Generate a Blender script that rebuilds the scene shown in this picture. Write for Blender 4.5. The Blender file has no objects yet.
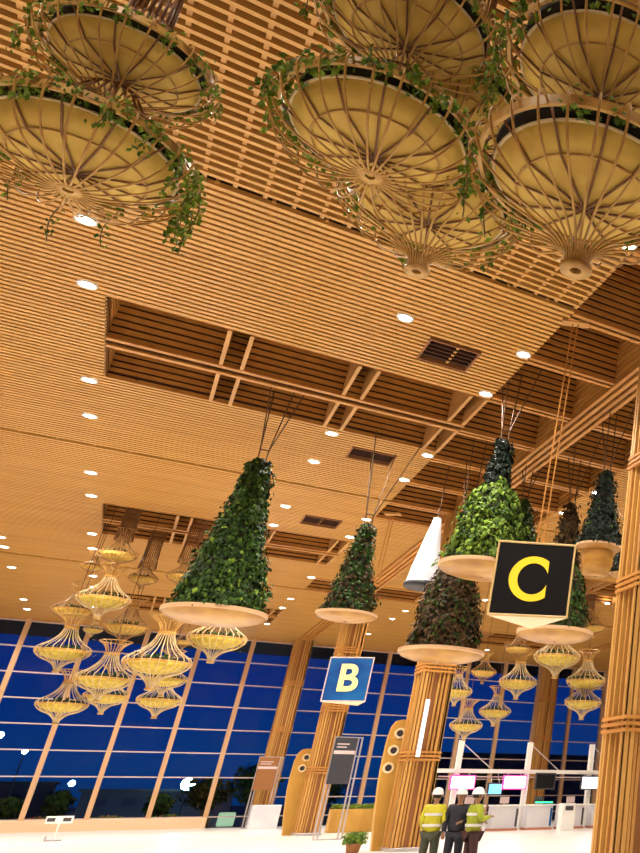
import bpy, math, random
from mathutils import Vector, Matrix
R_ = random.Random(7)
S = bpy.context.scene
COL = S.collection
PI = math.pi

# ------------------------------------------------------------------ helpers
class MB:
    def __init__(s): s.v=[]; s.f=[]; s.m=[]
    def add(s, vs, fs, mi=0):
        o=len(s.v); s.v.extend(vs); s.f.extend([tuple(i+o for i in f) for f in fs]); s.m.extend([mi]*len(fs))
    def box(s,x0,x1,y0,y1,z0,z1,mi=0):
        s.add([(x0,y0,z0),(x1,y0,z0),(x1,y1,z0),(x0,y1,z0),(x0,y0,z1),(x1,y0,z1),(x1,y1,z1),(x0,y1,z1)],
              [(0,3,2,1),(4,5,6,7),(0,1,5,4),(1,2,6,5),(2,3,7,6),(3,0,4,7)],mi)
    def bbox(s,x0,x1,y0,y1,z0,z1,b=.02,mi=0):       # box with chamfered vertical and top edges
        b=min(b,(x1-x0)/3,(y1-y0)/3,(z1-z0)/3)
        def ring(i,z): return [(x0+i,y0+b,z),(x0+b,y0+i,z),(x1-b,y0+i,z),(x1-i,y0+b,z),(x1-i,y1-b,z),(x1-b,y1-i,z),(x0+b,y1-i,z),(x0+i,y1-b,z)]
        def ring2(z): return [(x0+b,y0+b,z)]*0
        vs=ring(b*.5,z0)+ring(0,z0+b)+ring(0,z1-b)+ring(b*.5,z1); fs=[tuple(range(7,-1,-1)),tuple(range(24,32))]
        for k in range(3):
            for i in range(8):
                j=(i+1)%8; fs.append((k*8+i,k*8+j,k*8+8+j,k*8+8+i))
        s.add(vs,fs,mi)
    def tube(s,pts,r,n=6,mi=0,closed=False,caps=True):
        pts=[Vector(p) for p in pts]; N=len(pts); vs=[]; fs=[]
        if not isinstance(r,(list,tuple)): r=[r]*N
        up=None
        for i,p in enumerate(pts):
            if closed: t=pts[(i+1)%N]-pts[i-1]
            else: t=pts[min(i+1,N-1)]-pts[max(i-1,0)]
            t.normalize()
            if up is None:
                up=Vector((0,0,1)) if abs(t.z)<.9 else Vector((1,0,0))
            a=t.cross(up); a.normalize(); up=a.cross(t); up.normalize()
            for k in range(n):
                an=2*PI*k/n
                vs.append(tuple(p+(a*math.cos(an)+up*math.sin(an))*r[i]))
        for i in range(N if closed else N-1):
            j=(i+1)%N
            for k in range(n):
                l=(k+1)%n; fs.append((i*n+k,i*n+l,j*n+l,j*n+k))
        if caps and not closed:
            fs.append(tuple(range(n-1,-1,-1))); fs.append(tuple((N-1)*n+k for k in range(n)))
        s.add(vs,fs,mi)
    def lathe(s,prof,n=32,c=(0,0,0),mi=0,sx=1,sy=1):
        vs=[];fs=[];N=len(prof)
        for (r,z) in prof:
            for k in range(n):
                a=2*PI*k/n; vs.append((c[0]+r*sx*math.cos(a),c[1]+r*sy*math.sin(a),c[2]+z))
        for i in range(N-1):
            for k in range(n):
                l=(k+1)%n; fs.append((i*n+k,i*n+l,(i+1)*n+l,(i+1)*n+k))
        s.add(vs,fs,mi)
    def prism(s,poly,a0,a1,axis='y',mi=0):           # poly of (u,w); extruded along axis
        n=len(poly)
        def mk(u,w,a): return {'y':(u,a,w),'x':(a,u,w),'z':(u,w,a)}[axis]
        vs=[mk(u,w,a0) for u,w in poly]+[mk(u,w,a1) for u,w in poly]
        fs=[tuple(range(n-1,-1,-1)),tuple(range(n,2*n))]+[(i,(i+1)%n,n+(i+1)%n,n+i) for i in range(n)]
        s.add(vs,fs,mi)
    def mesh(s,name,mats,smooth=False):
        me=bpy.data.meshes.new(name); me.from_pydata(s.v,[],s.f)
        for m in (mats if isinstance(mats,(list,tuple)) else [mats]): me.materials.append(m)
        me.polygons.foreach_set('material_index',s.m)
        if smooth: me.polygons.foreach_set('use_smooth',[True]*len(s.f))
        me.update(); return me
    def build(s,name,mats,parent=None,smooth=False,loc=None):
        return link(name,s.mesh(name,mats,smooth),parent,loc)
def link(name,data,parent=None,loc=None):
    o=bpy.data.objects.new(name,data); COL.objects.link(o)
    if parent: o.parent=parent
    if loc is not None: o.location=loc
    return o
def tag(o,label=None,cat=None,group=None,kind=None):
    if label: o['label']=label
    if cat: o['category']=cat
    if group: o['group']=group
    if kind: o['kind']=kind
    return o
def empty(name,loc,label,cat,group=None,rz=0):
    o=bpy.data.objects.new(name,None); COL.objects.link(o); o.location=loc; o.rotation_euler=(0,0,rz); o.empty_display_size=.2
    return tag(o,label,cat,group)
def struct(name,mb,mats,**k): return tag(mb.build(name,mats,**k),kind='structure')
def copy_tree(o,parent=None):
    c=o.copy(); COL.objects.link(c)
    if parent: c.parent=parent
    for ch in list(o.children): copy_tree(ch,c)
    return c

# ------------------------------------------------------------------ materials
def mat(name,col,rough=.6,metal=0,spec=.5,emit=None,es=0):
    m=bpy.data.materials.new(name); m.use_nodes=True; b=m.node_tree.nodes['Principled BSDF']
    b.inputs['Base Color'].default_value=(*col,1); b.inputs['Roughness'].default_value=rough; b.inputs['Metallic'].default_value=metal
    b.inputs['Specular IOR Level'].default_value=spec
    if emit: b.inputs['Emission Color'].default_value=(*emit,1); b.inputs['Emission Strength'].default_value=es
    return m
def noisy(name,c1,c2,scale=(3,3,3),rough=.55,detail=3,island=0,bump=0,spec=.4):
    m=mat(name,c1,rough,spec=spec); nt=m.node_tree; N=nt.nodes; L=nt.links; b=N['Principled BSDF']
    tc=N.new('ShaderNodeTexCoord'); mp=N.new('ShaderNodeMapping'); mp.inputs['Scale'].default_value=scale
    nz=N.new('ShaderNodeTexNoise'); nz.inputs['Scale'].default_value=1; nz.inputs['Detail'].default_value=detail
    mx=N.new('ShaderNodeMix'); mx.data_type='RGBA'
    mx.inputs[6].default_value=(*c1,1); mx.inputs[7].default_value=(*c2,1)
    L.new(tc.outputs['Object'],mp.inputs['Vector']); L.new(mp.outputs[0],nz.inputs['Vector'])
    rp=N.new('ShaderNodeMapRange'); rp.inputs[1].default_value=.35; rp.inputs[2].default_value=.65
    L.new(nz.outputs[0],rp.inputs[0])
    if island:
        g=N.new('ShaderNodeNewGeometry'); ad=N.new('ShaderNodeMath'); ad.operation='MULTIPLY_ADD'
        ad.inputs[1].default_value=island; L.new(g.outputs['Random Per Island'],ad.inputs[0])
        mu=N.new('ShaderNodeMath'); mu.operation='MULTIPLY'; mu.inputs[1].default_value=1-island
        L.new(rp.outputs[0],mu.inputs[0]); L.new(mu.outputs[0],ad.inputs[2]); L.new(ad.outputs[0],mx.inputs[0])
    else: L.new(rp.outputs[0],mx.inputs[0])
    L.new(mx.outputs[2],b.inputs['Base Color'])
    if bump:
        bp=N.new('ShaderNodeBump'); bp.inputs['Strength'].default_value=bump; L.new(nz.outputs[0],bp.inputs['Height']); L.new(bp.outputs[0],b.inputs['Normal'])
    return m
M={}
M['slat']=noisy('bamboo_slat',(.54,.27,.055),(.68,.37,.095),(.5,6,6),.42,island=.5)
M['slatd']=noisy('bamboo_grille',(.56,.25,.06),(.66,.33,.09),(.5,6,6),.5,island=.5)
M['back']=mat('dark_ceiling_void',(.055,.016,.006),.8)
M['batt']=noisy('batten_wood',(.62,.33,.10),(.5,.25,.08),(4,1,4),.5)
M['beam']=noisy('beam_bamboo',(.60,.28,.06),(.46,.19,.04),(4,.6,4),.45,island=.4)
M['colw']=noisy('column_bamboo',(.70,.40,.11),(.46,.21,.05),(5,5,.5),.42,island=.6)
M['cold']=mat('column_core',(.28,.11,.03),.7)
M['rib']=noisy('cane_rib',(.66,.40,.11),(.44,.22,.05),(4,4,4),.35)
M['ribl']=noisy('pale_cane',(.72,.58,.34),(.52,.36,.16),(4,4,4),.35)
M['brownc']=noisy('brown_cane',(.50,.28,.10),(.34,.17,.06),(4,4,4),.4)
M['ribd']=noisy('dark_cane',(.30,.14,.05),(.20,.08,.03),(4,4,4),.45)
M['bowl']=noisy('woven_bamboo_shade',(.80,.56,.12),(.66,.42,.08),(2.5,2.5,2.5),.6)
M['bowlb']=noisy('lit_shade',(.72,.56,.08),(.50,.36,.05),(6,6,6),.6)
M['tray']=noisy('tray_ply',(.52,.28,.06),(.36,.16,.03),(1.5,1.5,4),.35)
M['rim']=mat('tray_rim',(.72,.46,.26),.35)
M['core']=mat('planting_core',(.02,.016,.01),.9)
M['stem']=mat('vine_stem',(.20,.13,.05),.7)
def leaf(name,c1,c2): return noisy(name,c1,c2,(1.8,1.8,1.8),.6,2,island=.6,spec=.2)
M['leafg']=leaf('green_leaves',(.003,.010,.004),(.05,.12,.012))
M['leafb']=leaf('bright_leaves',(.015,.05,.005),(.25,.40,.04))
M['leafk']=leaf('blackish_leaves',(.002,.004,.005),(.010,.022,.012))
M['leafr']=leaf('maroon_leaves',(.012,.005,.005),(.12,.07,.025))
M['vine']=leaf('vine_leaves',(.03,.08,.005),(.30,.42,.04))
M['wire']=mat('steel_wire',(.14,.08,.045),.7,0,.2)
M['white']=noisy('white_floor_gloss',(.84,.82,.80),(.80,.79,.78),(.3,.3,.3),.28)
M['plinth']=mat('cream_plinth',(.75,.55,.36),.5)
M['mull']=noisy('mullion_tan',(.66,.42,.24),(.58,.36,.19),(4,4,.5),.4)
M['rail']=mat('rail_pale',(.62,.50,.50),.4)
M['plaster']=mat('warm_wall',(.50,.32,.16),.7)
M['gold']=mat('sign_trim',(.72,.52,.22),.35)
M['black']=mat('sign_black',(.006,.006,.008),.45,spec=.25)
M['blue']=noisy('sign_blue',(.003,.045,.24),(.006,.12,.36),(.8,.8,1.2),.35)
M['yel']=mat('sign_yellow',(.85,.62,.03),.4,emit=(.85,.62,.03),es=.35)
M['yelb']=mat('sign_pale_yellow',(.90,.75,.25),.4,emit=(.9,.75,.25),es=.5)
M['cream']=mat('sign_base_cream',(.85,.68,.42),.5)
M['steel']=mat('brushed_steel',(.55,.52,.55),.35,.7)
M['panel']=noisy('golden_ply',(.62,.36,.07),(.50,.27,.05),(1.5,1.5,.6),.5)
M['whitec']=noisy('white_cloth',(.82,.82,.88),(.68,.68,.78),(3,3,5),.7,bump=.3)
M['charc']=mat('charcoal_plate',(.035,.037,.05),.45)
M['desk']=noisy('desk_white',(.72,.72,.76),(.62,.62,.70),(1,1,1),.4)
M['darkg']=mat('dark_grey',(.05,.05,.06),.5)
M['redb']=mat('red_brown_kick',(.50,.20,.12),.6)
M['trim']=mat('light_trim',(.9,.9,.88),.4)
def glow(name,c,s): return mat(name,c,.5,emit=c,es=s)
M['lamp']=glow('downlight_lens',(1,.93,.78),40)
M['scrp']=glow('pink_screen',(1,.72,.95),2.6)
M['scrw']=glow('white_screen',(.86,.85,1),2.6)
M['scrm']=glow('magenta_border',(.75,.06,.35),1.0)
M['scrc']=glow('cyan_screen',(.15,.5,.9),1.4)
M['green']=glow('green_light',(.05,.8,.4),1.6)
M['street']=glow('street_lamp_glow',(.45,.85,1),60)
# glass
g=bpy.data.materials.new('window_glass'); g.use_nodes=True; nt=g.node_tree; nt.nodes.clear()
o_=nt.nodes.new('ShaderNodeOutputMaterial'); mx=nt.nodes.new('ShaderNodeMixShader'); tr=nt.nodes.new('ShaderNodeBsdfTransparent'); gl=nt.nodes.new('ShaderNodeBsdfGlossy'); fr=nt.nodes.new('ShaderNodeFresnel')
tr.inputs[0].default_value=(.86,.90,.98,1); gl.inputs['Roughness'].default_value=.03; fr.inputs[0].default_value=1.22
nt.links.new(fr.outputs[0],mx.inputs[0]); nt.links.new(tr.outputs[0],mx.inputs[1]); nt.links.new(gl.outputs[0],mx.inputs[2]); nt.links.new(mx.outputs[0],o_.inputs[0])
M['glass']=g

H=12.0
WY=70.7
# ------------------------------------------------------------------ world: deep blue dusk
w=bpy.data.worlds.new('dusk'); S.world=w; w.use_nodes=True; nt=w.node_tree; N=nt.nodes; L=nt.links
bg=N['Background']; tc=N.new('ShaderNodeTexCoord'); sp=N.new('ShaderNodeSeparateXYZ'); cr=N.new('ShaderNodeValToRGB')
nz=N.new('ShaderNodeTexNoise'); nz.inputs['Scale'].default_value=5; ad=N.new('ShaderNodeMath'); ad.operation='MULTIPLY_ADD'; ad.inputs[1].default_value=.06
L.new(tc.outputs['Generated'],sp.inputs[0]); L.new(tc.outputs['Generated'],nz.inputs['Vector']); L.new(nz.outputs[0],ad.inputs[0]); L.new(sp.outputs[2],ad.inputs[2]); L.new(ad.outputs[0],cr.inputs[0]); L.new(cr.outputs[0],bg.inputs[0])
e=cr.color_ramp.elements; e[0].position=.0; e[0].color=(.002,.035,.13,1); e[1].position=.30; e[1].color=(.002,.022,.17,1)
x=e.new(.06); x.color=(.002,.060,.27,1); x=e.new(.14); x.color=(.002,.038,.26,1)
bg.inputs[1].default_value=.62

# ------------------------------------------------------------------ setting
X0,X1,Y0=-22.0,40.0,-8.0
b=MB(); b.box(X0,X1,Y0,WY+.3,-.3,0); struct('floor',b,M['white'])
b=MB(); b.box(X0-.3,X0,Y0,WY,0,15); struct('wall_left',b,M['plaster'])
b=MB(); b.box(X1,X1+.3,Y0,WY,0,15); struct('wall_right',b,M['plaster'])
b=MB(); b.box(X0-.3,X1+.3,Y0-.3,Y0,0,15); struct('wall_back',b,M['plaster'])

# --- ceiling: slatted panels between open grille strips (bay 18.2 m)
BX=[-9.72,8.48,26.68]                      # beam lines (x)
PAN=[(X0,-12.45),(-6.95,5.75),(11.25,23.9),(29.4,X1)]
slat=MB(); slatf=MB(); grille=MB(); batt=MB(); void=MB()
VENTS=[(3.45,4.7,19.7,20.95),(3.45,4.8,28.45,29.5),(3.5,4.85,37.3,38.65)]
OPEN=[]                                     # coffer openings
for oy in (4.05,22.25,40.4,58.6):
    for (a,c) in ((-2.75,5.75),(15.45,23.9)):
        OPEN.append((a,c,oy,oy+4.95))
def cuts(y0,y1,x0,x1,holes):
    segs=[(x0,x1)]
    for (a,c,p,q) in holes:
        if y1>p and y0<q:
            new=[]
            for (s0,s1) in segs:
                if c<=s0 or a>=s1: new.append((s0,s1)); continue
                if a>s0: new.append((s0,a))
                if c<s1: new.append((c,s1))
            segs=new
    return segs
y=-7.8
while y<16.15:                              # near bays: widely spaced slats with battens
    for (px0,px1) in PAN:
        for s0,s1 in cuts(y,y+.1,px0,px1,OPEN):
            if s1-s0>.1: slat.box(s0,s1,y,y+.088,H,H+.13)
    y+=.2335
for (px0,px1) in PAN:                       # battens of the near bays
    k=px0+.25
    while k<px1:
        for oy0,oy1 in ((-7.8,4.05),(9.0,16.25)):
            batt.box(k,k+.07,oy0,oy1,H+.035,H+.14)
        for a in (4.05,):
            inside=any(o[0]<k<o[1] for o in OPEN)
            if not inside: batt.box(k,k+.07,4.05,9.0,H+.035,H+.14)
        k+=.4765
y=16.35
JOINTS=[33.4,51.8]
while y<WY-.2:                              # far bays: close slats
    if not any(abs(y+.07-j)<.13 for j in JOINTS):
        for (px0,px1) in PAN:
            for s0,s1 in cuts(y,y+.14,px0,px1,OPEN+VENTS):
                if s1-s0>.05: slatf.box(s0,s1,y,y+.118,H,H+.10)
    y+=.205
for (px0,px1) in PAN:
    k=px0+.3
    while k<px1-.1:
        segs=[(16.3,22.25),(27.2,40.4),(45.35,58.6),(63.55,WY-.1)] if any(o[0]-.1<k<o[1]+.1 for o in OPEN) else [(16.3,WY-.1)]
        for a,c in segs: slatf.box(k,k+.06,a,c,H+.06,H+.12)
        k+=.9
# solid closing panels across the column strips
for bx in BX:
    for (p,q) in ((36.0,48.7),(52.0,WY-.2)):
        y=p
        while y<q:
            slatf.box(bx-2.73,bx+2.77,y,y+.118,H,H+.10); y+=.205
struct('ceiling',slatf,M['slat'])
o=struct('ceiling',slat,M['slat']); o=struct('ceiling',batt,M['batt'])
# dark backing right above closed panels
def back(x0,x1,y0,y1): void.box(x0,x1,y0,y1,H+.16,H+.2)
for (px0,px1) in PAN:
    ops=[o for o in OPEN if o[0]>=px0-.01 and o[1]<=px1+.01]
    yy=Y0
    if not ops: back(px0,px1,Y0,WY); continue
    for (a,c,p,q) in ops:
        back(px0,px1,yy,p)
        if a>px0: back(px0,a,p,q)
        if c<px1: back(c,px1,p,q)
        yy=q
    back(px0,px1,yy,WY)
for bx in BX:
    for (p,q) in ((36.0,48.7),(52.0,WY)): back(bx-2.73,bx+2.77,p,q)
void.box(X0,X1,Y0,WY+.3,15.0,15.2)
lin=MB()
for bx in BX:
    for xe in (bx-2.73,bx+2.77):
        sg=-1 if xe<bx else 1
        for (p,q) in ((Y0,36.0),(48.7,52.0)):
            for (a,c) in ([(p,q)] if (sg>0 or bx!=8.48) else cuts(H,H+1,p,q,[(o[2],o[3],H-1,H+9) for o in OPEN if o[1]==5.75])):
                z=H+.12
                while z<14.0:
                    lin.box(min(xe,xe+sg*.04),max(xe,xe+sg*.04),a,c,z,z+.12); z+=.19
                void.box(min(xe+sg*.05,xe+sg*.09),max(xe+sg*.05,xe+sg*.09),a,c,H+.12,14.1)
struct('ceiling',lin,M['beam']); struct('ceiling',void,M['back'])
# upper grille seen through openings
y=Y0+.2
HG=14.1
while y<WY-.3:
    for (a,c) in ((-6.95,5.75),(5.75,11.25),(11.25,23.9),(23.9,29.4),(-12.45,-6.95)):
        need=(a in (5.75,23.9,-12.45)) or any(o[2]-.3<y<o[3]+.3 for o in OPEN)
        if need: grille.box(a,c,y,y+.135,HG,HG+.08)
    y+=.235
struct('ceiling',grille,M['slatd'])

# slatted box beams
def slat_beam_x(x0,x1,yc,wd=.5,z0=H,z1=HG,name='cross_beam'):
    m=MB(); m.box(x0,x1,yc-wd/2+.04,yc+wd/2-.04,z0+.06,z1,1)
    z=z0
    while z<z1-.1:
        m.box(x0,x1,yc-wd/2-.0,yc-wd/2+.04,z,z+.115); m.box(x0,x1,yc+wd/2-.04,yc+wd/2,z,z+.115); z+=.19
    for k in range(2):
        yy=yc-wd/2+k*(wd-.13); m.box(x0,x1,yy,yy+.13,z0-.03,z0)
    return m.build(name,[M['beam'],M['back']])
def slat_beam_y(x0,x1,y0,y1,z0=H-.02,z1=HG):
    m=MB(); m.box(x0+.05,x1-.05,y0,y1,z0+.06,z1,1)
    z=z0
    while z<z1-.1:
        m.box(x0,x0+.05,y0,y1,z,z+.115); m.box(x1-.05,x1,y0,y1,z,z+.115); z+=.19
    n=4; wd=(x1-x0)
    for k in range(n):
        xx=x0+k*(wd-.11)/(n-1); m.box(xx,xx+.11,y0,y1,z0-.07,z0+.03)
    return m
for i,bx in enumerate(BX):
    o=slat_beam_y(bx-.38,bx+.38,Y0+.1,WY-.2).build('long_beam',[M['beam'],M['back']])
    tag(o,['long slatted beam along the far left edge of the hall','long slatted beam running over the row of large columns','long slatted beam over the column by the right check-in desks'][i],'beam','long slatted ceiling beams')
XB=[-4.4,1.7,4.6,7.6,10.5,13.5,16.55,19.25,22.15,25.05,27.95,30.85,33.6,35.95,48.7,51.8]
rowname=['first','second','third','fourth','fifth','sixth','seventh','eighth','ninth','tenth','eleventh','twelfth','thirteenth','fourteenth','fifteenth','sixteenth']
for i,yy in enumerate(XB):
    for bx in BX[1:]:
        nm='large columns' if bx<20 else 'right-hand column'
        for sgn,side in ((-1,'left'),(1,'right')):
            xa,xb=(bx-2.73,bx-.38) if sgn<0 else (bx+.38,bx+2.77)
            o=slat_beam_x(xa,xb,yy,.36)
            tag(o,'slatted cross beam %s of the long beam above the %s, %s from the near end'%(side,nm,rowname[i]),'beam','slatted cross beams in the open ceiling strips')
# coffers: slatted walls, middle beam, paired fins
def coffer(a,c,p,q,lab):
    e=empty('ceiling_coffer',(a,p,H),lab,'ceiling recess','recessed ceiling coffers')
    W=c-a; D=q-p
    for (yy,dy) in ((0,-.04),(D,0)):
        m=MB(); z=0
        while z<HG-H:
            m.box(0,W,yy+dy,yy+dy+.04,z,z+.12); z+=.19
        m.box(0,W,yy+dy+(.04 if dy>=0 else -.05),yy+dy+(.09 if dy>=0 else 0),0.05,HG-H,1)
        m.build('side_lining',[M['beam'],M['back']],e)
    m=MB()
    z=0
    while z<HG-H:
        m.box(-.04,0,0,D,z,z+.12); z+=.19
    m.box(-.09,-.04,0,D,.05,HG-H,1)
    m.build('end_lining',[M['beam'],M['back']],e)
    m=MB(); yc=2.5
    m.box(0,W,yc-.2,yc+.2,.06,HG-H,1)
    z=0
    while z<HG-H:
        m.box(0,W,yc-.26,yc-.2,z,z+.12); m.box(0,W,yc+.2,yc+.26,z,z+.12); z+=.19
    m.box(0,W,yc-.3,yc-.14,-.05,.0); m.box(0,W,yc+.14,yc+.3,-.05,.0)
    m.build('middle_beam',[M['beam'],M['back']],e)
    fx=[2.32,2.78,5.18,5.64,8.02,8.45] if W>8.3 else [1.5,2.0]
    for x in fx:
        for (u,v) in ((0.02,2.2),(2.8,D-.02)):
            if x>W-.02: x=W-.06
            m=MB(); m.box(x-.045,x+.045,u,v,-.03,HG-H-.1); m.build('fin',M['batt'],e)
    return e
nm=['directly overhead','above the nearest hanging gardens','above the left lantern cluster','nearest the glass wall']
for i,(a,c,p,q) in enumerate(OPEN):
    coffer(a,c,p,q,('rectangular slatted ceiling recess '+nm[i//2])+(', left of the column row' if i%2==0 else ', right of the column row'))
# vents
for i,(a,c,p,q) in enumerate(VENTS):
    e=empty('ceiling_vent',(a,p,H),'dark rectangular ceiling vent left of the long beam, '+['nearest the camera','above the smaller slim hanging garden','farthest, beside the row of downlights'][i],'vent','dark vents in the slatted ceiling')
    m=MB(); W=c-a; D=q-p; m.box(0,W,0,.05,-.02,.15); m.box(0,W,D-.05,D,-.02,.15); m.box(0,.05,.05,D-.05,-.02,.15); m.box(W-.05,W,.05,D-.05,-.02,.15); m.build('frame',M['cold'],e)
    m=MB(); m.box(.05,W-.05,.05,D-.05,.10,.12); 
    for k in range(5): m.box(.05,W-.05,.1+k*(D-.2)/5,.13+k*(D-.2)/5,.02,.1)
    m.build('grating',M['back'],e)

# ------------------------------------------------------------------ downlights
lm=MB(); lm.lathe([(.0,-.015),(.13,-.015),(.135,0)],20); lens=lm.mesh('lens',M['lamp'])
lt=MB(); lt.lathe([(.135,0),(.14,-.03),(.185,-.03),(.19,.03)],20); trimm=lt.mesh('trim_ring',M['trim'],True)
sl=bpy.data.lights.new('downlight_beam','SPOT'); sl.energy=1000; sl.color=(1,.91,.78); sl.spot_size=R0=math.radians(150); sl.spot_blend=.6; sl.shadow_soft_size=.13
grid=[]
for x,ys in ((-3.1,(7.4-3,13.2,19.1,21.93,27.7,30.6,36.5,39.5,45.6,48.5,54.8,57.8,64)),(2.72,(13.2,19.05,27.65,30.6,36.5,39.55,54.8,64)),(5.55,(1.6,13.2,19.05,21.93,27.7,30.6,36.4,39.5,48.5,54.8,57.8,64)),(-6.15,(13.2,27.7,36.5,45.3,48.6,50.5,55,63.9,67.2)),(11.5,(4.4,13.2,19.1,27.7,30.7,36.5,45.4,54.4,57.5,64)),(14.3,(13.2,22,30.6,39.5,48.5,57.5)),(20.2,(10,19,30.6,39.5,45.1,57.5,66)),(26.7,(40,56)),(32.5,(20,38,56)),(-14.5,(6,20,34,48,62))):
    for y in ys: grid.append((x,y))
cn={-3.1:'column left of the recesses',2.72:'column beside the dark vents',5.55:'column along the open strip',-6.15:'leftmost visible column',11.5:'column right of the long beam',14.3:'column by the blackish garden',20.2:'column over the check-in desks',26.7:'column far right',32.5:'column of the far right panel',-14.5:'column of the far left panel'}
seen={}
for (x,y) in grid:
    k=seen[x]=seen.get(x,-1)+1
    e=empty('downlight',(x,y,H-.0),'round downlight, %s from the near end of the %s'%(rowname[k],cn[x]),'downlight','round downlights in the slatted ceiling')
    link('lens',lens,e); link('trim_ring',trimm,e)
    l=bpy.data.objects.new('downlight_beam',sl); COL.objects.link(l); l.location=(0,0,-.06); l.parent=e

# ------------------------------------------------------------------ glass wall
mx0=[-3.21-2.955*k for k in range(1,7)][::-1]+[-3.21+2.955*k for k in range(0,15)]
rails=[.65,3.0,4.47,5.93,7.38,8.85,10.35,11.85]
for i in range(len(mx0)-1):
    a,c=mx0[i],mx0[i+1]
    m=MB(); m.box(a,c,WY+.12,WY+.14,.05,11.95,0)
    for z in rails+([1.82] if a>5.8 else []): m.box(a,c,WY+.03,WY+.2,z-.035,z+.035,1)
    struct('window_%d'%(i+1),m,[M['glass'],M['rail']])
for i,x in enumerate(mx0):
    m=MB(); m.box(x-.13,x+.13,WY-.12,WY+.25,0,11.98); struct('trim_%d'%(i+1),m,M['mull'])
m=MB(); m.bbox(X0,5.75,WY-.25,WY+.3,0,.62,.04); m.box(X0,5.75,WY-.3,WY-.25,.0,.14); struct('baseboard_far',m,M['plinth'])
m=MB(); m.box(X0,X1,WY-.1,WY+.3,11.9,15); struct('trim_30',m,M['batt'])
m=MB(); m.box(X0-.3,mx0[0]-.1,WY,WY+.3,0,15); m.box(mx0[-1]+.1,X1+.3,WY,WY+.3,0,15); struct('wall_far',m,M['plaster'])

# ------------------------------------------------------------------ columns
def column(x,y,label,top=H):
    e=empty('column',(x,y,0),label,'column','slatted bamboo columns')
    hw=.54
    m=MB(); m.box(-.36,.36,-.36,.36,0,top-.1); m.build('core',M['cold'],e)
    m=MB(); rr=random.Random(int(x*10+y))
    # four corner bundles of battens plus recessed fillers
    for side in range(4):
        for k in (0,1,2,3,5,6,7,8):
            u=-hw+k*(2*hw-.10)/8
            dep=hw-(0 if k in(0,1,7,8) else (.05 if k in (2,6) else .12))
            wv=.085 if k in (0,1,7,8) else .07
            vs=[(u,-dep),(u+wv,-dep),(u+wv,-dep+.09),(u,-dep+.09)]
            c_,s_=[(1,0),(0,1),(-1,0),(0,-1)][side]
            pol=[(c_*a-s_*b2,s_*a+c_*b2) for a,b2 in vs]
            m.prism(pol,0,top-.05,'z')
    m.build('batten_cladding',M['colw'],e)
    for z in (3.0,6.0,9.0):
        m=MB()
        for k in range(3):
            zz=z-.17+k*.125; h2=hw+.03
            m.box(-h2,h2,-h2,-h2+.07,zz,zz+.07); m.box(-h2,h2,h2-.07,h2,zz,zz+.07)
            m.box(-h2,-h2+.07,-h2+.07,h2-.07,zz,zz+.07); m.box(h2-.07,h2,-h2+.07,h2-.07,zz,zz+.07)
        m.build('tie_band',M['beam'],e)
    m=MB(); m.bbox(-hw-.03,hw+.03,-hw-.03,hw+.03,0,.12,.02); m.build('base',M['steel'],e)
    return e
CL=[(8.48,16.75,'tall slatted bamboo column cut by the right edge of the photo'),(8.48,33.4,'slatted bamboo column beneath the maroon hanging garden'),(8.48,51.7,'slatted bamboo column behind the blue B sign'),(8.48,69.3,'slatted bamboo column against the glass wall left of the B sign'),(26.68,69.3,'distant slatted column behind the check-in desks, below the C sign'),(26.68,51.7,'slatted column far right beyond the check-in desks'),(-9.72,51.7,'slatted column far left outside the lantern cluster')]
for c in CL: column(*c)

# ------------------------------------------------------------------ lantern geometry
def rot_pts(prof,ang): return [(r*math.cos(ang),r*math.sin(ang),z) for r,z in prof]
def smooth(prof,n=4):
    P=[prof[0]]+prof+[prof[-1]]; out=[]
    for i in range(1,len(P)-2):
        for k in range(n):
            t=k/n; p0,p1,p2,p3=P[i-1],P[i],P[i+1],P[i+2]
            out.append(tuple(.5*((2*p1[j])+(-p0[j]+p2[j])*t+(2*p0[j]-5*p1[j]+4*p2[j]-p3[j])*t*t+(-p0[j]+3*p1[j]-3*p2[j]+p3[j])*t**3) for j in (0,1)))
    out.append(prof[-1]); return out
DEEP=dict(rib=[(.11,.0),(.105,.10),(.15,.21),(.28,.33),(.50,.44),(.74,.56),(.93,.72),(1.02,.92),(1.035,1.03),(.99,1.11),(.93,1.06)],ring=1.02,bdisc=(.61,.77),brim=(.82,.94),bz=.68,
    neck=[(.92,1.06),(.86,1.16),(.62,1.34),(.40,1.54),(.24,1.8)])
SHAL=dict(rib=[(.11,.0),(.20,-.03),(.46,.01),(.72,.10),(.92,.27),(1.02,.47),(1.035,.58),(.99,.67),(.93,.62)],ring=.60,bdisc=(.61,.31),brim=(.84,.51),bz=.24,
    neck=[(.92,.62),(.86,.74),(.62,.94),(.40,1.14),(.24,1.4)])
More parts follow.
